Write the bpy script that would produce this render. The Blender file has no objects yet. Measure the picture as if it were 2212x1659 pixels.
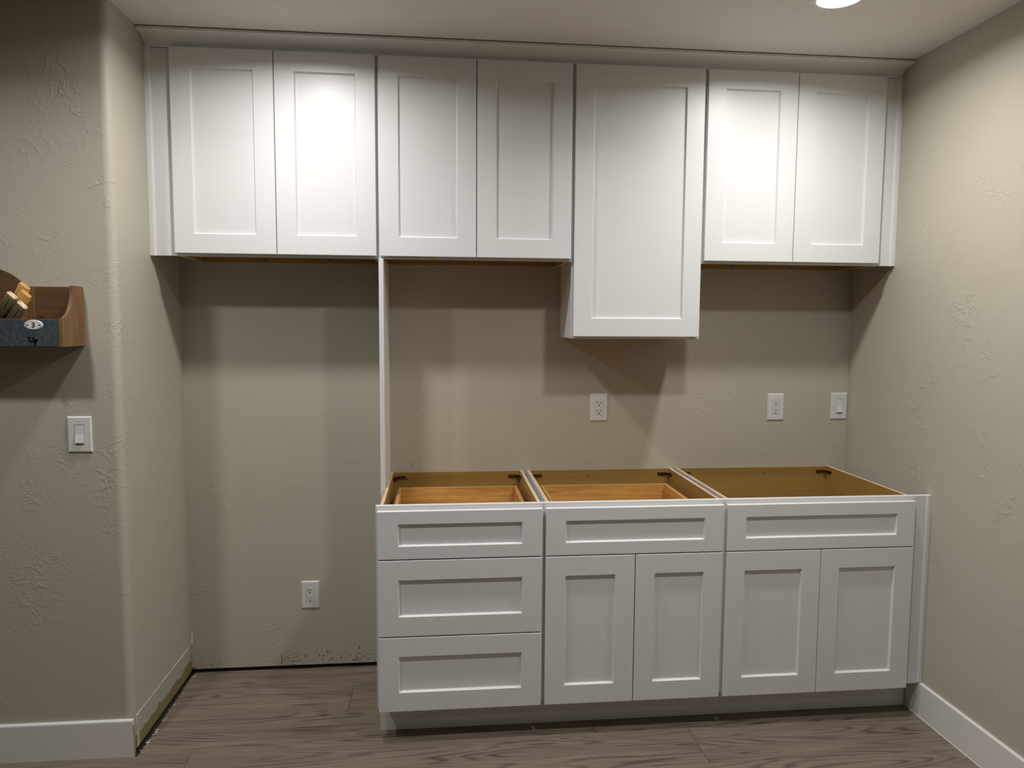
import bpy, bmesh, math, random
from mathutils import Vector, Matrix

random.seed(7)
S = 0.0254                      # all layout numbers below are inches
sc = bpy.context.scene
C = sc.collection

# ------------------------------------------------------------------ camera
def cam_axes(yaw, pitch, roll):
    f = Vector((math.sin(yaw) * math.cos(pitch), math.cos(yaw) * math.cos(pitch), math.sin(pitch)))
    r0 = Vector((math.cos(yaw), -math.sin(yaw), 0.0))
    u0 = r0.cross(f)
    r = r0 * math.cos(roll) + u0 * math.sin(roll)
    u = -r0 * math.sin(roll) + u0 * math.cos(roll)
    return r, u, f
cam = bpy.data.cameras.new('camera')
cam.sensor_width = 36.0
cam.lens = 36.0 * 1557.1 / 2212.0
cam.clip_start = 0.02
cam_o = bpy.data.objects.new('camera', cam)
C.objects.link(cam_o)
r_, u_, f_ = cam_axes(0.1, -0.0835, 0.0059)
m = Matrix((r_, u_, -f_)).transposed().to_4x4()
m.translation = Vector((39.3175, -125.0942, 60.6719)) * S
cam_o.matrix_world = m
sc.camera = cam_o

# ------------------------------------------------------------------ world, exposure
w = bpy.data.worlds.new('world')
sc.world = w
w.use_nodes = True
w.node_tree.nodes['Background'].inputs[0].default_value = (1.0, 0.93, 0.84, 1)
w.node_tree.nodes['Background'].inputs[1].default_value = 0.0
sc.view_settings.view_transform = 'Standard'
sc.view_settings.look = 'None'
sc.view_settings.gamma = 1.0
sc.view_settings.use_curve_mapping = False
sc.view_settings.exposure = 0.04

LAMP_W = 15.0                   # power of one ceiling light
LAMP_COL = (1.0, 0.99, 0.97)
LAMP_SPREAD = math.radians(152)
CEIL = 102.43
LW, RW = -3.43, 113.85          # alcove side walls
FW = -23.75                     # wall to the left of the alcove, facing the room

# ------------------------------------------------------------------ materials
def new_mat(name):
    mt = bpy.data.materials.new(name)
    mt.use_nodes = True
    nt = mt.node_tree
    b = nt.nodes['Principled BSDF']
    return mt, nt, b
def nd(nt, t, **kw):
    n = nt.nodes.new(t)
    for k, v in kw.items():
        setattr(n, k, v)
    return n
def lk(nt, a, b):
    nt.links.new(a, b)
def ramp(nt, fac, stops):
    r = nd(nt, 'ShaderNodeValToRGB')
    els = r.color_ramp.elements
    while len(els) < len(stops):
        els.new(0.5)
    for e, (p, c) in zip(els, stops):
        e.position = p
        e.color = (c[0], c[1], c[2], 1) if not isinstance(c, float) else (c, c, c, 1)
    lk(nt, fac, r.inputs[0])
    return r.outputs[0]
def mathn(nt, op, a, b=None, c=None):
    n = nd(nt, 'ShaderNodeMath', operation=op)
    for i, v in enumerate((a, b, c)):
        if v is None:
            continue
        if isinstance(v, (int, float)):
            n.inputs[i].default_value = v
        else:
            lk(nt, v, n.inputs[i])
    return n.outputs[0]
def mixc(nt, fac, a, b, mode='MIX'):
    n = nd(nt, 'ShaderNodeMix', data_type='RGBA', blend_type=mode)
    for i, v in ((0, fac), (6, a), (7, b)):
        if isinstance(v, (int, float)):
            n.inputs[i].default_value = v
        elif isinstance(v, tuple):
            n.inputs[i].default_value = (v[0], v[1], v[2], 1)
        else:
            lk(nt, v, n.inputs[i])
    return n.outputs[2]
def noise(nt, vec, scale, detail=3.0, rough=0.5, dist=0.0):
    n = nd(nt, 'ShaderNodeTexNoise')
    n.inputs['Scale'].default_value = scale
    n.inputs['Detail'].default_value = detail
    n.inputs['Roughness'].default_value = rough
    n.inputs['Distortion'].default_value = dist
    if vec is not None:
        lk(nt, vec, n.inputs['Vector'])
    return n.outputs['Fac']
def world_pos(nt):
    return nd(nt, 'ShaderNodeNewGeometry').outputs['Position']
def mapping(nt, vec, scale=(1, 1, 1), loc=(0, 0, 0), rot=(0, 0, 0)):
    n = nd(nt, 'ShaderNodeMapping')
    n.inputs['Scale'].default_value = scale
    n.inputs['Location'].default_value = loc
    n.inputs['Rotation'].default_value = rot
    lk(nt, vec, n.inputs['Vector'])
    return n.outputs[0]
def bump(nt, b, height, dist, strength=1.0):
    n = nd(nt, 'ShaderNodeBump')
    n.inputs['Strength'].default_value = strength
    n.inputs['Distance'].default_value = dist
    lk(nt, height, n.inputs['Height'])
    lk(nt, n.outputs[0], b.inputs['Normal'])

def trowel_height(nt, pos, amount=1.0):
    """skip-trowel plaster: thin squiggly ridges gathered in patches"""
    wv = noise(nt, pos, 16.0, 3.0, 0.55, 0.5)
    d = mathn(nt, 'ABSOLUTE', mathn(nt, 'SUBTRACT', wv, 0.52))
    ridge = mathn(nt, 'SUBTRACT', 1.0, mathn(nt, 'MINIMUM', mathn(nt, 'MULTIPLY', d, 28.0), 1.0))
    p2 = mapping(nt, pos, (1.0, 1.0, 1.0), (3.1, 1.7, 5.3))
    wv2 = noise(nt, p2, 34.0, 2.0, 0.5, 0.8)
    d2 = mathn(nt, 'ABSOLUTE', mathn(nt, 'SUBTRACT', wv2, 0.5))
    ridge2 = mathn(nt, 'SUBTRACT', 1.0, mathn(nt, 'MINIMUM', mathn(nt, 'MULTIPLY', d2, 14.0), 1.0))
    mask = ramp(nt, noise(nt, mapping(nt, pos, (1, 1, 1), (9, 2, 4)), 4.5, 3.0, 0.6), [(0.515, 0.0), (0.65, 1.0)])
    mask2 = ramp(nt, noise(nt, mapping(nt, pos, (1, 1, 1), (1, 7, 2)), 6.0, 2.0, 0.6), [(0.54, 0.0), (0.68, 1.0)])
    h = mathn(nt, 'ADD', mathn(nt, 'MULTIPLY', ridge, mask), mathn(nt, 'MULTIPLY', mathn(nt, 'MULTIPLY', ridge2, mask2), 0.6))
    fine = noise(nt, pos, 90.0, 2.0, 0.5)
    return mathn(nt, 'ADD', mathn(nt, 'MULTIPLY', h, amount), mathn(nt, 'MULTIPLY', fine, 0.10))

WALL = (0.512, 0.473, 0.388)
def m_wall():
    mt, nt, b = new_mat('greige_wall_paint')
    pos = world_pos(nt)
    t = noise(nt, pos, 2.2, 3.0)
    col = mixc(nt, t, (WALL[0] * .97, WALL[1] * .97, WALL[2] * .965), (WALL[0] * 1.03, WALL[1] * 1.03, WALL[2] * 1.035))
    lk(nt, col, b.inputs['Base Color'])
    b.inputs['Roughness'].default_value = 0.55
    bump(nt, b, trowel_height(nt, pos), 0.0011, 0.78)
    return mt
def m_wall_return():
    """alcove return wall: same paint, with the strip left bare where a baseboard was pulled off"""
    mt, nt, b = new_mat('greige_wall_paint_with_bare_strip')
    pos = world_pos(nt)
    sx = nd(nt, 'ShaderNodeSeparateXYZ'); lk(nt, pos, sx.inputs[0])
    X, Y, Z = sx.outputs
    t = noise(nt, pos, 2.2, 3.0)
    col = mixc(nt, t, (WALL[0] * .97, WALL[1] * .97, WALL[2] * .965), (WALL[0] * 1.03, WALL[1] * 1.03, WALL[2] * 1.035))
    side = mathn(nt, 'GREATER_THAN', X, (LW - 0.45) * S)
    low = mathn(nt, 'MULTIPLY', side, mathn(nt, 'LESS_THAN', Z, 5.15 * S))
    col = mixc(nt, low, col, (0.47, 0.455, 0.40))
    ed = mathn(nt, 'ADD', mathn(nt, 'MULTIPLY', noise(nt, mapping(nt, pos, (0, 1, 0.15)), 9.0, 4.0, 0.6), 3.6 * S), 0.55 * S)
    paper = mathn(nt, 'MULTIPLY', side, mathn(nt, 'LESS_THAN', Z, ed))
    pc = mixc(nt, noise(nt, pos, 30.0), (0.235, 0.19, 0.085), (0.30, 0.245, 0.115))
    col = mixc(nt, paper, col, pc)
    # torn spot of white joint compound by the outer corner
    d1 = mathn(nt, 'ABSOLUTE', mathn(nt, 'ADD', Y, 22.4 * S))
    spot = mathn(nt, 'MULTIPLY', mathn(nt, 'LESS_THAN', mathn(nt, 'ADD', d1, mathn(nt, 'MULTIPLY', noise(nt, pos, 60.0), 0.9 * S)), 0.75 * S), mathn(nt, 'LESS_THAN', Z, 3.1 * S))
    col = mixc(nt, mathn(nt, 'MULTIPLY', spot, side), col, (0.56, 0.53, 0.47))
    lk(nt, col, b.inputs['Base Color'])
    b.inputs['Roughness'].default_value = 0.55
    h = mathn(nt, 'MULTIPLY', trowel_height(nt, pos), mathn(nt, 'SUBTRACT', 1.0, low))
    bump(nt, b, h, 0.0011, 0.78)
    return mt
def m_ceiling():
    mt, nt, b = new_mat('ceiling_plaster')
    pos = world_pos(nt)
    b.inputs['Base Color'].default_value = (0.80, 0.77, 0.71, 1)
    b.inputs['Roughness'].default_value = 0.7
    bump(nt, b, trowel_height(nt, mapping(nt, pos, (1, 1, 1), (2.3, 4.1, 0))), 0.0012, 0.8)
    return mt
def m_plain(name, col, rough=0.4, metal=0.0, var=0.0, vscale=20.0, spec=0.5):
    mt, nt, b = new_mat(name)
    if var:
        t = noise(nt, world_pos(nt), vscale, 3.0)
        lk(nt, mixc(nt, t, tuple(c * (1 - var) for c in col), tuple(c * (1 + var) for c in col)), b.inputs['Base Color'])
    else:
        b.inputs['Base Color'].default_value = (*col, 1)
    b.inputs['Roughness'].default_value = rough
    b.inputs['Metallic'].default_value = metal
    b.inputs['Specular IOR Level'].default_value = spec
    return mt
def m_wood(name, c0, c1, axis='X', scale=14.0, rough=0.45, fine=0.5):
    mt, nt, b = new_mat(name)
    pos = world_pos(nt)
    st = {'X': (0.07, 1, 1), 'Y': (1, 0.07, 1), 'Z': (1, 1, 0.07)}[axis]
    p = mapping(nt, pos, st)
    a = noise(nt, p, scale, 5.0, 0.6, 1.2)
    f = noise(nt, mapping(nt, pos, tuple(v if v < 1 else 1 for v in st), (5, 3, 1)), scale * 9, 3.0, 0.6)
    t = mathn(nt, 'ADD', mathn(nt, 'MULTIPLY', a, 1 - fine * 0.4), mathn(nt, 'MULTIPLY', f, fine * 0.4))
    lk(nt, ramp(nt, t, [(0.32, c0), (0.68, c1)]), b.inputs['Base Color'])
    b.inputs['Roughness'].default_value = rough
    return mt
def m_floor():
    mt, nt, b = new_mat('vinyl_plank_grain')
    tc = nd(nt, 'ShaderNodeTexCoord').outputs['Object']
    rnd = nd(nt, 'ShaderNodeObjectInfo').outputs['Random']
    cmb = nd(nt, 'ShaderNodeCombineXYZ')
    lk(nt, mathn(nt, 'MULTIPLY', rnd, 37.0), cmb.inputs[0])
    lk(nt, mathn(nt, 'MULTIPLY', rnd, 91.0), cmb.inputs[1])
    off = nd(nt, 'ShaderNodeVectorMath', operation='ADD'); lk(nt, tc, off.inputs[0]); lk(nt, cmb.outputs[0], off.inputs[1])
    o = off.outputs[0]
    # cathedral figure: contour lines of a long stretched field
    fld = noise(nt, mapping(nt, o, (0.62, 8.0, 1)), 1.0, 2.0, 0.38, 0.15)
    rings = mathn(nt, 'SINE', mathn(nt, 'MULTIPLY', fld, 170.0))
    rings = mathn(nt, 'MULTIPLY_ADD', rings, 0.5, 0.5)
    fade = ramp(nt, noise(nt, mapping(nt, o, (0.9, 6, 1)), 3.0, 3.0, 0.5), [(0.36, 0.15), (0.60, 1.0)])
    streak = noise(nt, mapping(nt, o, (0.8, 34, 1)), 9.0, 5.0, 0.65)
    broad = noise(nt, mapping(nt, o, (0.5, 5, 1)), 4.0, 3.0, 0.5)
    base = ramp(nt, mathn(nt, 'ADD', mathn(nt, 'MULTIPLY', streak, 0.65), mathn(nt, 'MULTIPLY', broad, 0.35)),
                [(0.30, (0.140, 0.108, 0.083)), (0.52, (0.245, 0.197, 0.154)), (0.74, (0.325, 0.268, 0.213))])
    dark = mixc(nt, mathn(nt, 'MULTIPLY', mathn(nt, 'POWER', rings, 2.6), mathn(nt, 'MULTIPLY', fade, 0.80)), base, (0.085, 0.062, 0.046))
    tone = mathn(nt, 'MULTIPLY_ADD', rnd, 0.24, 0.88)
    tn = nd(nt, 'ShaderNodeVectorMath', operation='SCALE'); lk(nt, dark, tn.inputs[0]); lk(nt, tone, tn.inputs['Scale'])
    lk(nt, tn.outputs[0], b.inputs['Base Color'])
    b.inputs['Roughness'].default_value = 0.42
    b.inputs['Specular IOR Level'].default_value = 0.35
    bump(nt, b, streak, 0.0004, 0.5)
    return mt
def m_zinc():
    mt, nt, b = new_mat('aged_zinc')
    pos = world_pos(nt)
    a = noise(nt, pos, 110.0, 5.0, 0.7)
    lk(nt, ramp(nt, a, [(0.32, (0.055, 0.068, 0.080)), (0.55, (0.095, 0.115, 0.130)), (0.75, (0.16, 0.18, 0.19))]), b.inputs['Base Color'])
    b.inputs['Metallic'].default_value = 0.35
    b.inputs['Roughness'].default_value = 0.5
    bump(nt, b, a, 0.0006, 0.5)
    return mt
def m_emit(name, col, st):
    mt, nt, b = new_mat(name)
    b.inputs['Base Color'].default_value = (1, 1, 1, 1)
    b.inputs['Emission Color'].default_value = (*col, 1)
    b.inputs['Emission Strength'].default_value = st
    return mt

M = dict(
    wall=m_wall(), wallret=m_wall_return(), ceil=m_ceiling(), floor=m_floor(),
    white=m_plain('white_cabinet_paint', (0.79, 0.79, 0.785), 0.38, var=0.008),
    trim=m_plain('white_trim_paint', (0.79, 0.775, 0.745), 0.42, var=0.01),
    skin=m_plain('grey_white_vinyl_skin', (0.60, 0.62, 0.65), 0.5, var=0.02),
    plywood=m_wood('maple_plywood', (0.31, 0.180, 0.045), (0.45, 0.275, 0.08), 'X', 6.0, 0.42, 0.3),
    plyside=m_wood('maple_plywood_side', (0.31, 0.180, 0.045), (0.45, 0.275, 0.08), 'Y', 6.0, 0.42, 0.3),
    plyedge=m_wood('plywood_edge', (0.52, 0.35, 0.18), (0.84, 0.66, 0.45), 'Y', 60.0, 0.6, 0.4),
    drawer=m_wood('rubberwood_drawer', (0.36, 0.160, 0.032), (0.72, 0.43, 0.14), 'X', 24.0, 0.38, 0.8),
    drawery=m_wood('rubberwood_drawer_side', (0.42, 0.205, 0.045), (0.68, 0.395, 0.125), 'Y', 16.0, 0.38, 0.6),
    brace=m_plain('bronze_plated_metal', (0.16, 0.125, 0.06), 0.28, 1.0),
    screw=m_plain('dark_screw', (0.05, 0.035, 0.02), 0.4, 0.6),
    clip=m_plain('translucent_plastic_clip', (0.30, 0.26, 0.19), 0.6),
    black=m_plain('black_hole', (0.008, 0.008, 0.008), 0.6),
    dark=m_plain('dark_void', (0.035, 0.028, 0.02), 0.9, var=0.5, vscale=40),
    plastic=m_plain('white_plastic', (0.74, 0.735, 0.71), 0.32),
    plastic2=m_plain('white_plastic_insert', (0.72, 0.71, 0.68), 0.28),
    print_=m_plain('grey_print', (0.35, 0.33, 0.31), 0.5),
    caulk=m_plain('old_caulk', (0.76, 0.72, 0.60), 0.7, var=0.12, vscale=60),
    chip=m_plain('plaster_crumb', (0.62, 0.59, 0.53), 0.8, var=0.2, vscale=80),
    tan=m_plain('torn_paper', (0.42, 0.30, 0.17), 0.8, var=0.25, vscale=90),
    residue=m_plain('dark_adhesive', (0.045, 0.036, 0.025), 0.7),
    swood=m_wood('shelf_wood', (0.115, 0.055, 0.020), (0.27, 0.150, 0.058), 'Z', 16.0, 0.5, 0.8),
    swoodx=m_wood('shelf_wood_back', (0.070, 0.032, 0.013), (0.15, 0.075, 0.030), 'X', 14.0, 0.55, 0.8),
    zinc=m_zinc(),
    enamel=m_plain('white_enamel', (0.78, 0.77, 0.76), 0.22),
    enblack=m_plain('black_enamel', (0.012, 0.012, 0.012), 0.35),
    iron=m_plain('black_iron', (0.014, 0.013, 0.013), 0.28, 0.6),
    honey=m_wood('lacquered_beech', (0.52, 0.27, 0.065), (0.64, 0.36, 0.11), 'Z', 20.0, 0.2, 0.4),
    olive=m_wood('olive_stained_wood', (0.10, 0.078, 0.040), (0.16, 0.13, 0.07), 'Z', 20.0, 0.35, 0.4),
    pale=m_wood('pale_end_grain', (0.60, 0.44, 0.29), (0.72, 0.56, 0.40), 'Z', 60.0, 0.5, 0.5),
    lens=m_emit('lit_lens', (1.0, 0.96, 0.9), 14.0),
)

# ------------------------------------------------------------------ mesh helpers (inches in, metres out)
def add_box(bm, x0, x1, y0, y1, z0, z1, bev=0.0, seg=1):
    t = bmesh.new()
    vs = [t.verts.new((x, y, z)) for x in (x0, x1) for y in (y0, y1) for z in (z0, z1)]
    for q in ((0, 1, 3, 2), (4, 6, 7, 5), (0, 4, 5, 1), (2, 3, 7, 6), (0, 2, 6, 4), (1, 5, 7, 3)):
        t.faces.new([vs[i] for i in q])
    bmesh.ops.recalc_face_normals(t, faces=t.faces)
    if bev:
        bmesh.ops.bevel(t, geom=list(t.edges), offset=bev, segments=seg, affect='EDGES', profile=0.5)
    merge(bm, t)
def merge(bm, t):
    mp = {}
    for v in t.verts:
        mp[v] = bm.verts.new(v.co)
    for f in t.faces:
        nf = bm.faces.new([mp[v] for v in f.verts])
        nf.smooth = f.smooth
        nf.material_index = f.material_index
    t.free()
def add_prism(bm, pts, axis, a0, a1, smooth=False):
    """closed 2D outline extruded along an axis; pts are the other two coordinates in x,y,z order"""
    def co(p, a):
        if axis == 'X': return (a, p[0], p[1])
        if axis == 'Y': return (p[0], a, p[1])
        return (p[0], p[1], a)
    t = bmesh.new()
    A = [t.verts.new(co(p, a0)) for p in pts]
    B = [t.verts.new(co(p, a1)) for p in pts]
    n = len(pts)
    for i in range(n):
        f = t.faces.new((A[i], A[(i + 1) % n], B[(i + 1) % n], B[i]))
        f.smooth = smooth
    t.faces.new(A); t.faces.new(B)
    bmesh.ops.recalc_face_normals(t, faces=t.faces)
    merge(bm, t)
def add_lathe(bm, prof, center, axis='Z', n=40, smooth=True, close=False):
    """profile of (radius, height) turned round an axis through center"""
    t = bmesh.new()
    rings = []
    for r, h in prof:
        ring = []
        for i in range(n):
            a = 2 * math.pi * i / n
            c, s = r * math.cos(a), r * math.sin(a)
            if axis == 'Z': co = (center[0] + c, center[1] + s, center[2] + h)
            elif axis == 'Y': co = (center[0] + c, center[1] + h, center[2] + s)
            else: co = (center[0] + h, center[1] + c, center[2] + s)
            ring.append(t.verts.new(co))
        rings.append(ring)
    for a, b in zip(rings[:-1], rings[1:]):
        for i in range(n):
            f = t.faces.new((a[i], a[(i + 1) % n], b[(i + 1) % n], b[i]))
            f.smooth = smooth
    if close:
        t.faces.new(rings[0]); t.faces.new(rings[-1])
    bmesh.ops.recalc_face_normals(t, faces=t.faces)
    merge(bm, t)
def add_tube(bm, pts, rad, n=10):
    t = bmesh.new()
    rings = []
    P = [Vector(p) for p in pts]
    for i, p in enumerate(P):
        d = (P[min(i + 1, len(P) - 1)] - P[max(i - 1, 0)]).normalized()
        up = Vector((1, 0, 0)) if abs(d.x) < 0.8 else Vector((0, 0, 1))
        a = d.cross(up).normalized(); b = d.cross(a).normalized()
        rr = rad[i] if isinstance(rad, (list, tuple)) else rad
        rings.append([t.verts.new(p + a * rr * math.cos(2 * math.pi * k / n) + b * rr * math.sin(2 * math.pi * k / n)) for k in range(n)])
    for a, b in zip(rings[:-1], rings[1:]):
        for i in range(n):
            f = t.faces.new((a[i], a[(i + 1) % n], b[(i + 1) % n], b[i])); f.smooth = True
    t.faces.new(rings[0]); t.faces.new(rings[-1])
    bmesh.ops.recalc_face_normals(t, faces=t.faces)
    merge(bm, t)

def root_loc(o):
    while o.parent is not None:
        o = o.parent
    return o.location.copy()
def obj(name, bm, mat, parent=None, origin=None):
    bmesh.ops.scale(bm, vec=(S, S, S), verts=bm.verts)
    if parent is not None:
        off = root_loc(parent)
    else:
        lo = [min(v.co[i] for v in bm.verts) for i in range(3)]
        hi = [max(v.co[i] for v in bm.verts) for i in range(3)]
        off = Vector(((lo[0] + hi[0]) / 2, (lo[1] + hi[1]) / 2, lo[2])) if origin is None else Vector(origin) * S
    bmesh.ops.translate(bm, vec=-off, verts=bm.verts)
    me = bpy.data.meshes.new(name)
    bm.to_mesh(me); bm.free()
    for mt in (mat if isinstance(mat, (list, tuple)) else [mat]):
        me.materials.append(M[mt])
    o = bpy.data.objects.new(name, me)
    C.objects.link(o)
    if parent is not None:
        o.parent = parent
    else:
        o.location = off
    return o
def box(name, x0, x1, y0, y1, z0, z1, mat, parent=None, bev=0.0, seg=1):
    bm = bmesh.new()
    add_box(bm, x0, x1, y0, y1, z0, z1, bev, seg)
    return obj(name, bm, mat, parent)
def thing(name, label, cat, loc, group=None):
    o = bpy.data.objects.new(name, None)
    o.empty_display_size = 0.05
    C.objects.link(o)
    o.location = Vector(loc) * S
    return tag(o, label, cat, group)
def tag(o, label, cat, group=None):
    o['label'] = label
    o['category'] = cat
    if group:
        o['group'] = group
    return o
def struct(o):
    o['kind'] = 'structure'
    return o

# ------------------------------------------------------------------ the room
ROOM_X0, ROOM_Y0 = -260.0, -420.0
# floor: dark slab below, planks on it
fl = struct(box('floor', ROOM_X0, RW + 1, ROOM_Y0, 3.0, -1.5, -0.30, 'dark'))
SEAM = [0.45, -6.1, -15.15, -24.1, -32.9]
while SEAM[-1] > ROOM_Y0:
    SEAM.append(SEAM[-1] - 8.95)
def plank(x0, x1, y0, y1):
    g = 0.035
    L, Wd = (x1 - x0 - g) / 2, (y1 - y0 - g) / 2
    bm = bmesh.new()
    add_box(bm, -L, L, -Wd, Wd, -0.30, 0.0, 0.045)
    bmesh.ops.scale(bm, vec=(S, S, S), verts=bm.verts)
    me = bpy.data.meshes.new('plank'); bm.to_mesh(me); bm.free(); me.materials.append(M['floor'])
    o = bpy.data.objects.new('plank', me); C.objects.link(o)
    o.parent = fl
    o.location = Vector(((x0 + x1) / 2, (y0 + y1) / 2, 0)) * S - fl.location
rows = {0: [-3.2, 52.0, RW - .1], 1: [-3.1, 24.83, 73.5, RW - .1], 2: [-3.0, 62.25, RW - .1],
        3: [4.35, 76.47, RW - .1]}
rng = random.Random(3)
far_bm = bmesh.new()
for i in range(len(SEAM) - 1):
    y1, y0 = SEAM[i], max(SEAM[i + 1], ROOM_Y0)
    if y1 - y0 < 0.5:
        continue
    if i in rows:
        js = list(rows[i])
        if i == 3:
            js = [ROOM_X0 + 1, -188.0, -140.0, -92.0, -44.0] + js
    else:
        js = [ROOM_X0 + 1]
        x = ROOM_X0 + 1 + rng.uniform(14, 48)
        if i == 4:
            x = -232.0
        while x < RW - 10:
            js.append(x); x += 48
        js.append(RW - .1)
    for a, b in zip(js[:-1], js[1:]):
        if y1 > -135 and b > -110:
            plank(a, b, y0, y1)
        else:                       # far planks, all behind the camera or far to the left
            add_box(far_bm, a + .02, b - .02, y0 + .02, y1 - .02, -.30, 0.0)
far = obj('plank', far_bm, 'floor', fl)
far['kind'] = 'stuff'

cl = struct(box('ceiling', ROOM_X0, RW + 4, ROOM_Y0, 4.0, CEIL, CEIL + 3, 'ceil'))

wb = struct(box('wall_back', LW - 0.5, RW + 0.5, 0.0, 0.5, 0.75, CEIL, 'wall'))
box('sill_plate', LW - 0.5, RW + 0.5, 0.55, 3.0, -0.3, 1.6, 'dark', wb)
struct(box('wall_right', RW, RW + 4, ROOM_Y0, 0.0, 0.0, CEIL, 'wall'))
# left wall: alcove return, rounded corner and the stretch facing the room, one piece of drywall
R = 1.1
pts = [(LW - 3.0, 0.0), (LW, 0.0), (LW, FW + R)]
for k in range(1, 9):
    a = math.pi / 2 * k / 9
    pts.append((LW - R + R * math.cos(a), FW + R - R * math.sin(a)))
pts += [(LW - R, FW), (ROOM_X0, FW), (ROOM_X0, FW + 3.0), (LW - 3.0, FW + 3.0)]
bm = bmesh.new()
add_prism(bm, pts, 'Z', 0.55, CEIL)
bm.normal_update()
for f in bm.faces:
    n = f.normal
    f.smooth = abs(n.z) < 0.5 and not (abs(n.x) > .999 or abs(n.y) > .999)
for e in bm.edges:
    if any(abs(f.normal.z) > .5 for f in e.link_faces):
        e.smooth = False
wl = struct(obj('wall_left', bm, 'wallret'))
box('sill_plate', LW - 2.8, LW - 0.6, FW + .8, 0.0, -0.3, 1.4, 'dark', wl)
struct(box('wall_far_left', ROOM_X0 - 4, ROOM_X0, ROOM_Y0, FW, 0.0, CEIL, 'wall'))
struct(box('wall_front', ROOM_X0, RW, ROOM_Y0 - 4, ROOM_Y0, 0.0, CEIL, 'wall'))

# old caulk ridge where the baseboard was, a few torn bits in the corner
bm = bmesh.new()
rr = random.Random(5)
y = -22.9
while y < -1.2:
    L = rr.uniform(0.7, 1.9)
    th = rr.uniform(0.05, 0.10); hh = rr.uniform(0.09, 0.20); z = 5.16 + rr.uniform(-0.03, 0.04)
    add_box(bm, LW - .02, LW + th, y, min(y + L, -1.0), z, z + hh, 0.02)
    y += L + (rr.uniform(0.0, 0.25) if rr.random() < .3 else -0.02)
for (a, z0, z1) in ((-0.05, 5.6, 7.4), (-0.25, 5.2, 6.1)):
    add_box(bm, LW - .02, LW + .28, a - .12, a, z0, z1, 0.05)
add_box(bm, LW - .02, LW + .08, -22.9, -22.75, 3.9, 5.2, 0.02)
add_box(bm, LW - .02, LW + .08, -22.15, -22.03, 3.7, 5.0, 0.02)
obj('caulk_line', bm, 'caulk', wl)
bm = bmesh.new()
for k in range(16):
    z = rr.uniform(0.9, 3.6); yy = -rr.uniform(0.0, 0.25) - (0.15 if z > 2 else 0)
    s = rr.uniform(0.06, 0.16)
    add_box(bm, LW, LW + s + rr.uniform(0, .5) * (z < 1.6), yy - s, yy, z - s * 1.4, z + s * 1.4, 0.02)
for k in range(6):
    yy = -rr.uniform(2, 6); z = rr.uniform(.9, 3.2)
    add_box(bm, LW - .01, LW + .05, yy - .05, yy + .05, z - rr.uniform(.1, .4), z + rr.uniform(.1, .4), 0.01)
obj('torn_paper', bm, 'tan', wl)
# dark adhesive flecks low on the back wall
bm = bmesh.new()
def fleck(x, z, wx, hz):
    add_box(bm, x - wx / 2, x + wx / 2, -0.02, 0.02, z - hz / 2, z + hz / 2)
for i in range(9):
    for j in range(4):
        if rr.random() < .72:
            fleck(11.9 + i * .28 + j * .12, 1.15 + j * .36 + i * .05 * (j - 1), .07, .22)
fleck(11.65, 1.9, .09, 1.9)
for k in range(34):
    fleck(rr.uniform(13.5, 29.2), rr.uniform(1.2, 3.1), rr.uniform(.05, .16), rr.uniform(.08, .3))
for k in range(9):
    fleck(rr.uniform(24.2, 25.4), rr.uniform(1.1, 2.6), .07, rr.uniform(.2, .5))
fleck(25.0, 3.5, .12, .5); fleck(-.2, 1.3, .1, .45); fleck(1.2, 1.5, .07, .2); fleck(6.5, 1.25, .1, .12)
o = obj('adhesive_fleck', bm, 'residue', wb); o['kind'] = 'stuff'
bm = bmesh.new()
for x, z in ((34.4, 35.9), (65.3, 35.8), (95.5, 35.7), (97.3, 69.6)):
    add_box(bm, x - .035, x + .035, -0.012, 0.01, z - .15, z + .15)
obj('pencil_mark', bm, 'residue', wb)
# crumbs along the left edge of the floor
bm = bmesh.new()
for k in range(46):
    y = -rr.uniform(0.5, 23.5) if k > 22 else -rr.uniform(17.5, 23.6)
    x = LW + rr.uniform(0.35, 0.95)
    s = rr.uniform(0.05, 0.16)
    t = bmesh.new()
    bmesh.ops.create_icosphere(t, subdivisions=1, radius=1.0)
    for v in t.verts:
        v.co = Vector((x + v.co.x * s * rr.uniform(.6, 1.5), y + v.co.y * s * rr.uniform(.6, 2.0), 0.0 + (v.co.z + 0.9) * s * .4 * rr.uniform(.7, 1.2)))
    merge(bm, t)
o = obj('plaster_crumbs', bm, 'chip'); o['kind'] = 'stuff'
tag(o, 'pale plaster crumbs along the floor edge by the bare wall strip', 'debris')

# baseboards
def baseboard_profile(h, t):
    return [(0, 0), (t, 0), (t, h - .22), (t - .05, h - .10), (t - .16, h - .02), (t - .24, h), (0, h)]
bm = bmesh.new()
add_prism(bm, [(FW - a, b) for a, b in baseboard_profile(5.33, .5)], 'X', ROOM_X0, LW + 0.05)
bl = struct(obj('baseboard_left', bm, 'trim'))
box('torn_end', LW + 0.05, LW + .13, FW - .42, FW - .05, 0.05, 4.6, 'tan', bl)
bm = bmesh.new()
add_prism(bm, [(RW - a, b) for a, b in baseboard_profile(5.36, .42)], 'Y', ROOM_Y0, -20.1)
br = struct(obj('baseboard_right', bm, 'trim'))
bm = bmesh.new()
add_prism(bm, [(RW - .42, 0.0), (RW - .50, 0.0), (RW - .42, .12)], 'Y', ROOM_Y0, -20.1)
obj('caulk_bead', bm, 'caulk', br)

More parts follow.
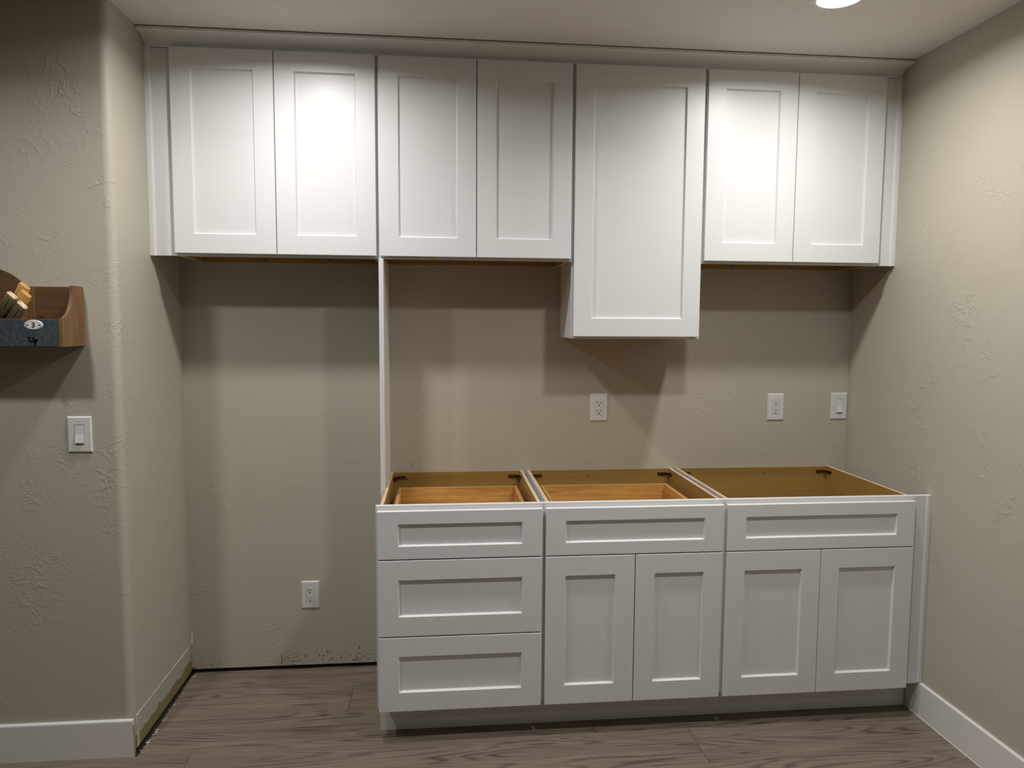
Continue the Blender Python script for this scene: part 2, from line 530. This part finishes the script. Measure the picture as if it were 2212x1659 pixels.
# ------------------------------------------------------------------ ceiling lights
def ceiling_light(x, y, label, k=1.0, spread=LAMP_SPREAD):
    t = thing('recessed_light', label, 'ceiling light', (x, y, CEIL), 'round flush ceiling lights')
    bm = bmesh.new()
    add_lathe(bm, [(2.66, -0.10), (2.72, -0.22), (3.0, -0.26), (3.45, -0.20), (3.68, -0.06), (3.70, 0.0)], (x, y, CEIL), n=48)
    obj('trim_ring', bm, 'trim', t)
    bm = bmesh.new()
    add_lathe(bm, [(2.68, -0.10), (1.8, -0.12), (0.05, -0.13)], (x, y, CEIL), n=48)
    obj('lens', bm, 'lens', t)
    ld = bpy.data.lights.new('lamp', 'AREA')
    ld.shape = 'DISK'; ld.size = 2 * 2.5 * S
    ld.energy = LAMP_W * k; ld.color = LAMP_COL; ld.spread = spread
    lo = bpy.data.objects.new('lamp', ld); C.objects.link(lo)
    lo.parent = t; lo.location = (0, 0, -0.16 * S)
ceiling_light(90.2, -34.0, 'lit round ceiling light over the right cabinets, at the top of the frame', .66, math.radians(162))
ceiling_light(20.0, -34.0, 'lit round ceiling light in front of the left cabinets', .71, math.radians(162))
ceiling_light(-13.5, -64.0, 'lit round ceiling light in front of the wall with the wooden organizer', .68)
ceiling_light(71.5, -64.0, 'lit round ceiling light in the room, second row from the cabinets', .74)
ceiling_light(-13.5, -140.0, 'lit round ceiling light far back in the room on the left', .1)
ceiling_light(71.5, -140.0, 'lit round ceiling light far back in the room on the right', .1)

# ------------------------------------------------------------------ cabinet parts
def shaker(name, parent, x0, x1, z0, z1, yf, stile=2.86, rail_t=2.86, rail_b=2.86, th=0.72):
    """framed front with a recessed flat panel; front face at yf, room towards -y"""
    e, bw, bd = 0.06, 0.20, 0.40
    bm = bmesh.new()
    def ring(ix0, ix1, iz0, iz1, y):
        return [bm.verts.new((a, y, c)) for a, c in ((x0 + ix0, z0 + iz0), (x1 - ix1, z0 + iz0), (x1 - ix1, z1 - iz1), (x0 + ix0, z1 - iz1))]
    s, rt, rb = stile, rail_t, rail_b
    L = [ring(0, 0, 0, 0, yf + th), ring(0, 0, 0, 0, yf + e), ring(e, e, e, e, yf),
         ring(s, s, rb, rt, yf), ring(s + bw, s + bw, rb + bw, rt + bw, yf + bd), ring(s + bw, s + bw, rb + bw, rt + bw, yf + th)]
    for a, b in zip(L, L[1:] + L[:1]):
        for i in range(4):
            bm.faces.new((a[i], a[(i + 1) % 4], b[(i + 1) % 4], b[i]))
    bmesh.ops.recalc_face_normals(bm, faces=bm.faces)
    d = obj(name, bm, 'white', parent)
    box('panel', x0 + s + bw - .002, x1 - s - bw + .002, yf + bd - .012, yf + bd + .25, z0 + rb + bw - .002, z1 - rt - bw + .002, 'white', d)
    return d
def face_frame(parent, x0, x1, z0, z1, yf, th=0.75, st=1.5, rails=(), mid=None):
    bm = bmesh.new()
    b = 0.03
    add_box(bm, x0, x0 + st, yf, yf + th, z0, z1, b)
    add_box(bm, x1 - st, x1, yf, yf + th, z0, z1, b)
    add_box(bm, x0 + st, x1 - st, yf + .005, yf + th, z1 - 1.5, z1 - .002, b)
    add_box(bm, x0 + st, x1 - st, yf + .005, yf + th, z0 + .002, z0 + 1.5, b)
    for z in rails:
        add_box(bm, x0 + st, x1 - st, yf + .005, yf + th, z - .75, z + .75, b)
    if mid is not None:
        add_box(bm, mid - .75, mid + .75, yf + .006, yf + th, z0 + 1.5, z1 - 1.5, b)
    return obj('face_frame', bm, 'white', parent)

UF, UD = -11.80, -12.62          # face of the upper frames, face of their doors
UZ, UT = 70.47, 100.50
DZ, DT = 70.83, 100.46
def upper(x0, x1, label, doors, z0=UZ, dz=DZ, finished=False):
    t = thing('wall_cabinet', label, 'cabinet', ((x0 + x1) / 2, -6, z0), 'white shaker wall cabinets')
    side = 'white'
    ins = 0.25
    for k, (a, b) in enumerate(((x0 + ins, x0 + ins + .5), (x1 - ins - .5, x1 - ins))):
        bm = bmesh.new()
        add_box(bm, a, b, UF + .75, -0.02, z0 + .03, UT)
        bm.faces.ensure_lookup_table()
        for f in bm.faces:
            f.normal_update()
            inner = f.normal.x > .9 if k == 0 else f.normal.x < -.9
            f.material_index = 1 if inner else (2 if abs(f.normal.z) > .9 else 0)
        obj('side_panel', bm, ['white', 'plyside', 'plyedge'], t)
    box('top_panel', x0 + ins + .5, x1 - ins - .5, UF + .75, -0.02, UT - .55, UT - .02, 'plywood', t)
    box('bottom_panel', x0 + ins + .5, x1 - ins - .5, UF + .75, -0.55, z0 + 1.5, z0 + 2.0, 'plywood', t)
    rail = box('hanging_rail', x0 + ins + .5, x1 - ins - .5, -0.55, -0.03, z0 + .10, z0 + 3.2, 'plywood', t)
    for fx in (.34, .70):
        cx = x0 + (x1 - x0) * fx
        bm = bmesh.new()
        add_box(bm, cx - .42, cx + .42, -0.66, -0.55, z0 + .14, z0 + .95, .03)
        add_box(bm, cx - .42, cx + .42, -1.30, -0.66, z0 + 1.37, z0 + 1.48, .02)
        add_box(bm, cx - .05, cx + .05, -1.0, -0.66, z0 + .5, z0 + 1.4, .01)
        c = obj('corner_clip', bm, 'clip', rail)
        # screw holes are dark dots on the clip; kept on the clip mesh as a second material
    face_frame(t, x0 + .02, x1 - .02, z0, UT, UF)
    n = len(doors)
    for i, (a, b) in enumerate(doors):
        shaker('door', t, a, b, dz, DT, UD)
    return t
def clip_holes(t):
    for c in [c for r in t.children if r.name.startswith('hanging_rail') for c in r.children]:
        me = c.data
        bm = bmesh.new(); bm.from_mesh(me)
        xs = [v.co.x for v in bm.verts]; cx = (min(xs) + max(xs)) / 2
        zs = [v.co.z for v in bm.verts]; zc = min(zs) + .42 * S
        ymin = -0.66 * S - root_loc(c).y
        nf = len(bm.faces)
        me.materials.append(M['black'])
        for dx in (-.22, .22):
            r = bmesh.ops.create_circle(bm, cap_ends=True, radius=.09 * S, segments=10)
            for v in r['verts']:
                v.co = Vector((cx + dx * S + v.co.x, ymin - .012 * S, zc + v.co.y))
            for f in {f for v in r['verts'] for f in v.link_faces}:
                f.material_index = 1
        bm.to_mesh(me); bm.free()
G = .26
def pair(x0, x1):
    m_ = (x0 + x1) / 2
    return [(x0 + G, m_ - .065), (m_ + .065, x1 - G)]
for a in ((0.0, 30.0, 'white wall cabinet with two shaker doors beside the left wall, over the empty bay', pair(0, 30)),
          (30.0, 60.0, 'white wall cabinet with two shaker doors between the leftmost and the tall cabinet', pair(30, 60)),
          (81.0, 111.0, 'white wall cabinet with two shaker doors beside the right wall', pair(81, 111))):
    clip_holes(upper(*a))
clip_holes(upper(60.0, 81.0, 'tall single-door white wall cabinet hanging lower than its neighbours', [(60 + G, 81 - G)], 58.37, 58.71))

# fillers with scribe strips at the walls
t = thing('filler_strip', 'white filler strip between the leftmost wall cabinet and the left wall', 'filler', (-1.7, UF, UZ))
box('filler_board', LW + .03, -0.01, UF + .03, UF + .75, UZ + .02, UT - .05, 'white', t, .03)
bm = bmesh.new(); add_prism(bm, [(LW + .02, UF + .03), (LW + .02, UF - .30), (LW + .5, UF - .30), (LW + .72, UF - .24), (LW + .82, UF - .12), (LW + .85, UF + .03)], 'Z', UZ, UT)
obj('scribe_molding', bm, 'white', t)
t = thing('filler_strip', 'white filler strip between the right wall cabinet and the right wall', 'filler', (112.4, UF, UZ))
box('filler_board', 111.01, RW - .03, UF + .03, UF + .75, UZ + .02, UT - .05, 'white', t, .03)
bm = bmesh.new(); add_prism(bm, [(RW - .02, UF + .03), (RW - .02, UF - .30), (RW - .5, UF - .30), (RW - .72, UF - .24), (RW - .82, UF - .12), (RW - .85, UF + .03)], 'Z', UZ, UT)
obj('scribe_molding', bm, 'white', t)

# crown
prof = [(UF + .70, 100.52), (UF - .12, 100.52), (UF - .16, 100.58)]
for k in range(0, 13):
    a = math.pi / 2 * k / 12
    prof.append((UF - .18 - 2.45 * (1 - math.cos(a)), 100.62 + 1.22 * math.sin(a)))
prof += [(-14.70, 101.90), (-14.85, 101.98), (-14.88, 102.28), (UF + .70, 102.28)]
bm = bmesh.new()
add_prism(bm, prof, 'X', LW + .06, RW - .06)
for f in bm.faces:
    f.normal_update()
tag(obj('crown_molding', bm, 'white'), 'white cove crown molding along the top of the wall cabinets', 'molding')

# tall end panel beside the empty bay
o = box('end_panel', 30.06, 30.78, -12.75, -0.03, 0.02, 70.43, 'white', None, .03)
tag(o, 'tall narrow white panel standing between the empty bay and the base cabinets', 'panel')

# ------------------------------------------------------------------ base cabinets
BF, BD = -23.80, -24.62
BT, BZ = 34.93, 5.22
def base_cab(x0, x1, label, kind, li=0.38, ri=0.38, ply=0.52):
    t = thing('base_cabinet', label, 'cabinet', ((x0 + x1) / 2, -12, 0), 'white shaker base cabinets without a countertop')
    a0, a1 = x0 + li, x1 - ri
    for k, (a, b) in enumerate(((a0, a0 + ply), (a1 - ply, a1))):
        bm = bmesh.new()
        # side with the toe-kick notch
        add_prism(bm, [(-0.05, 0.03), (-20.2, 0.03), (-20.2, 4.6), (BF + .75, 4.6), (BF + .75, BT - .03), (-0.05, BT - .03)], 'X', a, b)
        for f in bm.faces:
            f.normal_update()
            inner = f.normal.x > .9 if k == 0 else f.normal.x < -.9
            f.material_index = 1 if inner else (2 if f.normal.z > .9 else 0)
        obj('side_panel', bm, ['skin', 'plyside', 'plyedge'], t)
    bm = bmesh.new()
    add_box(bm, a0 + ply, a1 - ply, -0.55, -0.30, 4.6, BT - .05)
    for f in bm.faces:
        f.normal_update()
        f.material_index = 1 if f.normal.z > .9 else 0
    bk = obj('back_panel', bm, ['plywood', 'plyedge'], t)
    bm = bmesh.new()
    sx = x0 + (x1 - x0) * (.145 if kind == 'bank' else .42 if kind == 'drawer' else .56)
    add_lathe(bm, [(.02, -.10), (.09, -.07), (.11, 0)], (sx, -.55, 33.75), 'Y', 12)
    obj('screw', bm, 'screw', bk)
    box('bottom_panel', a0 + ply, a1 - ply, BF + .75, -0.55, 4.6, 5.1, 'plywood', t)
    # corner braces
    for sgn, cx in ((1, a0 + ply), (-1, a1 - ply)):
        bm = bmesh.new()
        zc = 33.98
        def bar(p, q, h):
            d = Vector(q) - Vector(p); L = d.length; d.normalize(); n_ = Vector((-d.y, d.x, 0)) * .07
            tt = bmesh.new()
            vs = []
            for base in (Vector(p), Vector(q)):
                for sg in (-1, 1):
                    for zz in (-h, h):
                        vs.append(tt.verts.new((base.x + n_.x * sg, base.y + n_.y * sg, zc + zz)))
            for qd in ((0, 1, 3, 2), (4, 6, 7, 5), (0, 4, 5, 1), (2, 3, 7, 6), (0, 2, 6, 4), (1, 5, 7, 3)):
                tt.faces.new([vs[i] for i in qd])
            bmesh.ops.recalc_face_normals(tt, faces=tt.faces)
            bmesh.ops.bevel(tt, geom=list(tt.edges), offset=.05, segments=2, affect='EDGES')
            merge(bm, tt)
        bar((cx + sgn * .10, -2.3, 0), (cx + sgn * .10, -1.5, 0), .24)
        bar((cx + sgn * .10, -1.5, 0), (cx + sgn * .85, -0.72, 0), .24)
        bar((cx + sgn * .85, -0.68, 0), (cx + sgn * 2.1, -0.68, 0), .24)
        for q in ((1.2,), (1.75,)):
            add_lathe(bm, [(.02, -.14), (.10, -.10), (.12, 0)], (cx + sgn * q[0], -.74, zc), 'Y', 10)
        obj('corner_brace', bm, 'brace', t)
    face_frame(t, x0 + .012, x1 - .012, BZ, BT, BF, .75, 1.5, (27.26,) if kind != 'bank' else (27.26, 15.99))
    X0, X1 = x0 + G + .02, x1 - G - .02
    if kind == 'bank':
        for i, (a, b, rl) in enumerate(((27.35, 34.28, 1.84), (16.08, 27.17, 2.84), (4.93, 15.90, 2.80))):
            d = shaker('drawer', t, X0, X1, a, b, BD, 2.86, rl, rl)
            if i == 0:
                drawer_box(d, x0 + 2.1, x1 - 1.75)
            else:
                drawer_box(d, x0 + 2.1, x1 - 1.75, a + 1.2, b - 1.4)
    else:
        d = shaker('drawer' if kind == 'drawer' else 'false_front', t, X0, X1, 27.33, 34.28, BD, 2.86, 1.84, 1.84)
        if kind == 'drawer':
            drawer_box(d, x0 + 2.25, x1 - 2.45)
        mm = (x0 + x1) / 2
        for a, b in ((X0, mm - .065), (mm + .065, X1)):
            shaker('door', t, a, b, 4.93, 27.17, BD)
    return t
def drawer_box(d, x0, x1, z0=28.7, z1=33.0):
    yb, yf = -4.0, BF - .02
    for a, b in ((x0, x0 + .62), (x1 - .62, x1)):
        box('box_side', a, b, yf, yb, z0, z1, 'drawery', d, .05, 2)
    box('box_back', x0 + .62, x1 - .62, yb - .62, yb, z0, z1, 'drawer', d, .05, 2)
    box('box_front', x0 + .62, x1 - .62, yf, yf + .6, z0, z1, 'drawer', d, .05, 2)
    box('box_bottom', x0 + .62, x1 - .62, yf + .6, yb - .62, z0 + .2, z0 + .5, 'drawer', d)
base_cab(30.20, 54.18, 'white three-drawer base cabinet with open top, next to the empty bay', 'bank', .62, .38, .48)
base_cab(54.18, 81.18, 'white base cabinet with one drawer over two doors, in the middle', 'drawer')
base_cab(81.18, 111.18, 'white base cabinet with a false drawer front over two doors, by the right wall', 'sink', .38, .55)

# one toe board under all three
o = box('toe_kick', 30.36, RW - .55, -20.80, -20.22, 0.02, 4.55, 'white', None, .03)
tag(o, 'long white toe kick board under the base cabinets', 'toe kick')
t = thing('filler_strip', 'white filler strip between the right base cabinet and the right wall', 'filler', (112.4, BF, 5.0))
box('filler_board', 111.20, RW - .5, BF + .02, BF + .75, 5.18, BT, 'white', t, .03)
bm = bmesh.new(); add_prism(bm, [(RW - .03, BF + .70), (RW - .03, BF - .18), (RW - .45, BF - .20), (RW - .66, BF - .14), (RW - .78, BF), (RW - .50, BF + .02), (RW - .50, BF + .70)], 'Z', 5.45, BT)
obj('scribe_molding', bm, 'white', t)

# ------------------------------------------------------------------ outlets and switches
def wall_plate(name, label, cat, cx, cz, yw, kind, group):
    t = thing(name, label, cat, (cx, yw, cz - 2.45), group)
    hw, hh = 1.56, 2.44
    ow, oh = 0.67, 1.345
    bm = bmesh.new()
    def ring(a, b, y):
        return [bm.verts.new((cx + sx * a, y, cz + sz * b)) for sx, sz in ((-1, -1), (1, -1), (1, 1), (-1, 1))]
    L = [ring(hw, hh, yw), ring(hw, hh, yw - .06), ring(hw - .17, hh - .17, yw - .24), ring(ow, oh, yw - .25), ring(ow, oh, yw - .02)]
    for a, b in zip(L, L[1:]):
        for i in range(4):
            bm.faces.new((a[i], a[(i + 1) % 4], b[(i + 1) % 4], b[i]))
    bmesh.ops.recalc_face_normals(bm, faces=bm.faces)
    obj('plate', bm, 'plastic', t)
    for z in (cz + 1.9, cz - 1.9):
        bm = bmesh.new()
        add_lathe(bm, [(.02, -.035), (.09, -.03), (.13, 0)], (cx, yw - .245, z), 'Y', 14)
        obj('screw', bm, 'plastic2', t)
    if kind == 'switch':
        bm = bmesh.new()
        add_box(bm, cx - .645, cx + .645, yw - .20, yw - .03, cz - 1.32, cz + 1.32, .02)
        obj('rocker_frame', bm, 'plastic2', t)
        bm = bmesh.new()
        add_prism(bm, [(yw - .10, cz - 1.16), (yw - .47, cz - 1.16), (yw - .50, cz - 1.10), (yw - .29, cz + .02), (yw - .24, cz + 1.16), (yw - .10, cz + 1.16)], 'X', cx - .53, cx + .53)
        obj('rocker', bm, 'plastic', t)
    else:
        bm = bmesh.new()
        add_box(bm, cx - .635, cx + .635, yw - .285, yw - .03, cz - 1.31, cz + 1.31, .03)
        ins = obj('receptacle', bm, 'plastic2', t)
        for dz in (.60, -.86):
            for dx, h in ((-.25, .17), (.25, .14)):
                box('slot', cx + dx - .05, cx + dx + .05, yw - .292, yw - .27, cz + dz + .26 - h, cz + dz + .26 + h, 'black', ins)
            bm = bmesh.new()
            add_lathe(bm, [(.001, -.008), (.12, -.008), (.12, 0.02)], (cx, yw - .285, cz + dz - .20), 'Y', 14, False)
            obj('ground_hole', bm, 'black', ins)
        if kind == 'gfci':
            for z in (cz + .13, cz - .10):
                box('test_button', cx - .30, cx + .30, yw - .315, yw - .27, z - .085, z + .085, 'plastic', ins, .015)
            box('button_print', cx - .2, cx + .2, yw - .318, yw - .31, cz + .11, cz + .14, 'print_', ins)
            box('indicator', cx + .42, cx + .50, yw - .292, yw - .27, cz - 1.18, cz - 1.10, 'print_', ins)
    return t
wall_plate('wall_outlet', 'white duplex outlet low on the wall in the empty bay', 'outlet', 16.75, 13.42, 0.0, 'outlet', 'white wall outlets')
wall_plate('wall_outlet', 'white duplex outlet below the tall wall cabinet', 'outlet', 67.40, 45.95, 0.0, 'outlet', 'white wall outlets')
wall_plate('wall_outlet', 'white outlet with test buttons next to the corner switch', 'outlet', 100.1, 45.85, 0.0, 'gfci', 'white wall outlets')
wall_plate('light_switch', 'white rocker switch at the right corner of the back wall', 'switch', 112.22, 45.95, 0.0, 'switch', 'white rocker switches')
wall_plate('light_switch', 'white rocker switch on the left wall below the wooden organizer', 'switch', -8.84, 45.5, FW, 'switch', 'white rocker switches')

# ------------------------------------------------------------------ wooden wall organizer
OX1, OX0 = -7.70, -31.5
YB, YFr = FW - .03, -29.42
t = thing('wall_organizer', 'brown wooden wall organizer with zinc front and arched back', 'organizer', ((OX0 + OX1) / 2, FW, 57.43))
cxo = (OX0 + OX1) / 2
pts = [(OX0 + .3, 57.5), (OX1 - .3, 57.5), (OX1 - .3, 65.15)]
zc_, r_a = 61.5, 6.12
xe = math.sqrt(r_a ** 2 - (65.15 - zc_) ** 2)
for k in range(25):
    ang0 = math.acos(xe / r_a)
    ang = ang0 + (math.pi - 2 * ang0) * k / 24
    pts.append((cxo + r_a * math.cos(ang), zc_ + r_a * math.sin(ang)))
pts.append((OX0 + .3, 65.15))
bm = bmesh.new(); add_prism(bm, pts, 'Y', YB - .4, YB)
obj('back_panel', bm, 'swoodx', t)
def side_prof():
    p = [(YB, 57.43), (YFr, 57.43), (YFr, 60.98)]
    for k in range(0, 15):
        a = math.pi / 2 * (1 - k / 14)
        p.append((YFr + 3.05 * math.cos(a), 65.2 - 4.2 * math.sin(a)))
    p += [(YB, 65.2)]
    return p
for x in (OX0, OX1 - .42):
    bm = bmesh.new(); add_prism(bm, side_prof(), 'X', x, x + .42)
    obj('side_panel', bm, 'swood', t)
for x in (-13.85, -19.8, -25.75):
    bm = bmesh.new(); add_prism(bm, [(a, min(max(b, 57.9), 65.1)) for a, b in [(max(min(p[0] + .6, YB - .42), YFr + .42), p[1]) for p in side_prof()]], 'X', x, x + .38)
    obj('divider', bm, 'swood', t)
box('bottom_panel', OX0 + .42, OX1 - .42, YFr + .3, YB - .4, 57.5, 57.9, 'swoodx', t)
fr = box('front_board', OX0 + .42, OX1 - .42, YFr + .06, YFr + .4, 57.46, 60.96, 'swood', t)
zn = box('zinc_panel', OX0 + .42, OX1 - .45, YFr - .02, YFr + .06, 57.50, 60.86, 'zinc', t)
# oval number tag
tx, tz, ty = -11.06, 60.15, YFr - .02
bm = bmesh.new()
n = 36
def oval(bm, a, b, y, cx=tx, cz=tz):
    return [bm.verts.new((cx + a * math.cos(2 * math.pi * i / n), y, cz + b * math.sin(2 * math.pi * i / n))) for i in range(n)]
L = [oval(bm, 1.12, .64, ty), oval(bm, 1.12, .64, ty - .05), oval(bm, 1.04, .57, ty - .10), oval(bm, .94, .50, ty - .12)]
for a, b in zip(L, L[1:]):
    for i in range(n):
        f = bm.faces.new((a[i], a[(i + 1) % n], b[(i + 1) % n], b[i])); f.smooth = True
bm.faces.new(L[-1])
bmesh.ops.recalc_face_normals(bm, faces=bm.faces)
tg = obj('number_tag', bm, 'enamel', t)
bm = bmesh.new()
a, b = oval(bm, .98, .535, ty - .117), oval(bm, .945, .50, ty - .125)
for i in range(n):
    bm.faces.new((a[i], a[(i + 1) % n], b[(i + 1) % n], b[i]))
obj('black_border', bm, 'enblack', tg)
for dx in (-.72, .72):
    bm = bmesh.new(); add_lathe(bm, [(.001, -.03), (.09, -.02), (.11, 0.01)], (tx + dx, ty - .12, tz), 'Y', 12)
    obj('rivet', bm, 'enblack', tg)
cu = bpy.data.curves.new('numeral', 'FONT')
cu.body = '3'; cu.size = 0.86 * S; cu.extrude = 0.008 * S; cu.offset = 0.022 * S; cu.align_x = 'CENTER'; cu.align_y = 'CENTER'
tmp = bpy.data.objects.new('numeral_tmp', cu); C.objects.link(tmp)
bpy.context.view_layer.update()
me = bpy.data.meshes.new_from_object(tmp.evaluated_get(bpy.context.evaluated_depsgraph_get()))
bpy.data.objects.remove(tmp)
me.materials.clear(); me.materials.append(M['enblack'])
zs = [v.co.y for v in me.vertices]; xs = [v.co.x for v in me.vertices]
mz, mx = (min(zs) + max(zs)) / 2, (min(xs) + max(xs)) / 2
for v in me.vertices:
    x, y, z = v.co
    v.co = Vector((tx * S + x - mx, (ty - .128) * S - z, tz * S + y - mz)) - t.location
nu = bpy.data.objects.new('numeral', me); C.objects.link(nu); nu.parent = tg
# hook
hx, hz = -11.05, 58.35
bm = bmesh.new()
add_lathe(bm, [(.36, 0), (.36, -.05), (.30, -.12), (.16, -.16), (.01, -.17)], (hx + .05, YFr - .02, hz), 'Y', 24)
hk = obj('hook', bm, 'iron', t)
bm = bmesh.new()
add_tube(bm, [(hx + .05, YFr - .1, hz), (hx + .02, YFr - .45, hz - .12), (hx - .03, YFr - .75, hz - .26), (hx - .05, YFr - 1.0, hz - .18), (hx - .06, YFr - 1.12, hz + .05), (hx - .06, YFr - 1.12, hz + .22)],
         [.13, .12, .12, .12, .11, .10], 12)
tt = bmesh.new(); bmesh.ops.create_uvsphere(tt, u_segments=16, v_segments=10, radius=.19)
for v in tt.verts: v.co += Vector((hx - .06, YFr - 1.12, hz + .33))
for f in tt.faces: f.smooth = True
merge(bm, tt)
obj('hook_arm', bm, 'iron', hk)

# tool handles lying in the organizer
def handle(label, end, dirn, w, h, L, body, cap):
    """flat rounded bar; end = centre of its visible end"""
    t = thing('wooden_handle', label, 'tool handle', end, 'handles in the wooden organizer')
    d = Vector(dirn).normalized()
    s = Vector((.76, 0, -.65)); s = (s - d * s.dot(d)).normalized()
    v = d.cross(s).normalized()
    def section(k, dist):
        out = []
        r = min(w, h) * .40
        for q, (sx, sy) in enumerate(((1, 1), (-1, 1), (-1, -1), (1, -1))):
            for j in range(5):
                a = math.pi / 2 * q + math.pi / 2 * j / 4
                px = sx * (w / 2 - r) + r * math.cos(a); py = sy * (h / 2 - r) + r * math.sin(a)
                out.append(Vector(end) + s * px * k + v * py * k - d * dist)
        return out
    def loft(name, secs, mat, cap0=True, cap1=True):
        bm = bmesh.new()
        R_ = [[bm.verts.new(p) for p in sec] for sec in secs]
        for a, b in zip(R_, R_[1:]):
            for i in range(len(a)):
                f = bm.faces.new((a[i], a[(i + 1) % len(a)], b[(i + 1) % len(a)], b[i])); f.smooth = True
        if cap0: bm.faces.new(R_[0])
        if cap1: bm.faces.new(R_[-1])
        bmesh.ops.recalc_face_normals(bm, faces=bm.faces)
        return obj(name, bm, mat, t)
    loft('end_cap', [section(.88, 0), section(.97, .05), section(1.0, .12), section(1.0, .14)], cap)
    loft('shaft', [section(1.0, .14), section(1.0, L * .4), section(.93, L)], body)
    if body == 'olive':
        bm = bmesh.new()
        for zz in (-1, 1):
            p = Vector(end) + s * zz * w * .36
            q0, q1 = p - s * .14 + d * .005, p + s * .14 + d * .005
            tt = bmesh.new()
            vs = [tt.verts.new(q + v * e + d * g) for q in (q0, q1) for e in (-.03, .03) for g in (-.03, .02)]
            for qd in ((0, 1, 3, 2), (4, 6, 7, 5), (0, 4, 5, 1), (2, 3, 7, 6), (0, 2, 6, 4), (1, 5, 7, 3)):
                tt.faces.new([vs[i] for i in qd])
            bmesh.ops.recalc_face_normals(tt, faces=tt.faces)
            merge(bm, tt)
        obj('seam', bm, 'enblack', t)
        nv = v if v.y < 0 else -v
        bm = bmesh.new()
        for a0, a1, hw in ((.75, .90, .08), (1.05, 1.45, .05), (1.52, 2.1, .05), (2.18, 2.45, .05)):
            tt = bmesh.new()
            vs = [tt.verts.new(Vector(end) - d * a + s * (e + .12) + nv * (h / 2 + g)) for a in (a0, a1) for e in (-hw, hw) for g in (-.02, .006)]
            for qd in ((0, 1, 3, 2), (4, 6, 7, 5), (0, 4, 5, 1), (2, 3, 7, 6), (0, 2, 6, 4), (1, 5, 7, 3)):
                tt.faces.new([vs[i] for i in qd])
            bmesh.ops.recalc_face_normals(tt, faces=tt.faces)
            merge(bm, tt)
        obj('printed_mark', bm, 'enblack', t)
    return t
handle('upper honey-coloured wooden handle in the organizer, highest of the bunch', (-12.36, -28.5, 65.06), (.57, -.42, .66), 1.45, .58, 8.4, 'honey', 'honey')
handle('lower honey-coloured wooden handle in the organizer, just under the highest one', (-11.92, -29.15, 64.06), (.60, -.42, .62), 1.45, .58, 8.2, 'honey', 'honey')
handle('dark-sided handle with pale end, farther left in the organizer', (-13.17, -29.8, 63.85), (.62, -.45, .60), 1.35, .62, 7.9, 'olive', 'pale')
handle('dark-sided handle with pale end, lowest and farthest right in the organizer', (-11.88, -30.1, 62.66), (.66, -.49, .56), 1.35, .62, 7.2, 'olive', 'pale')
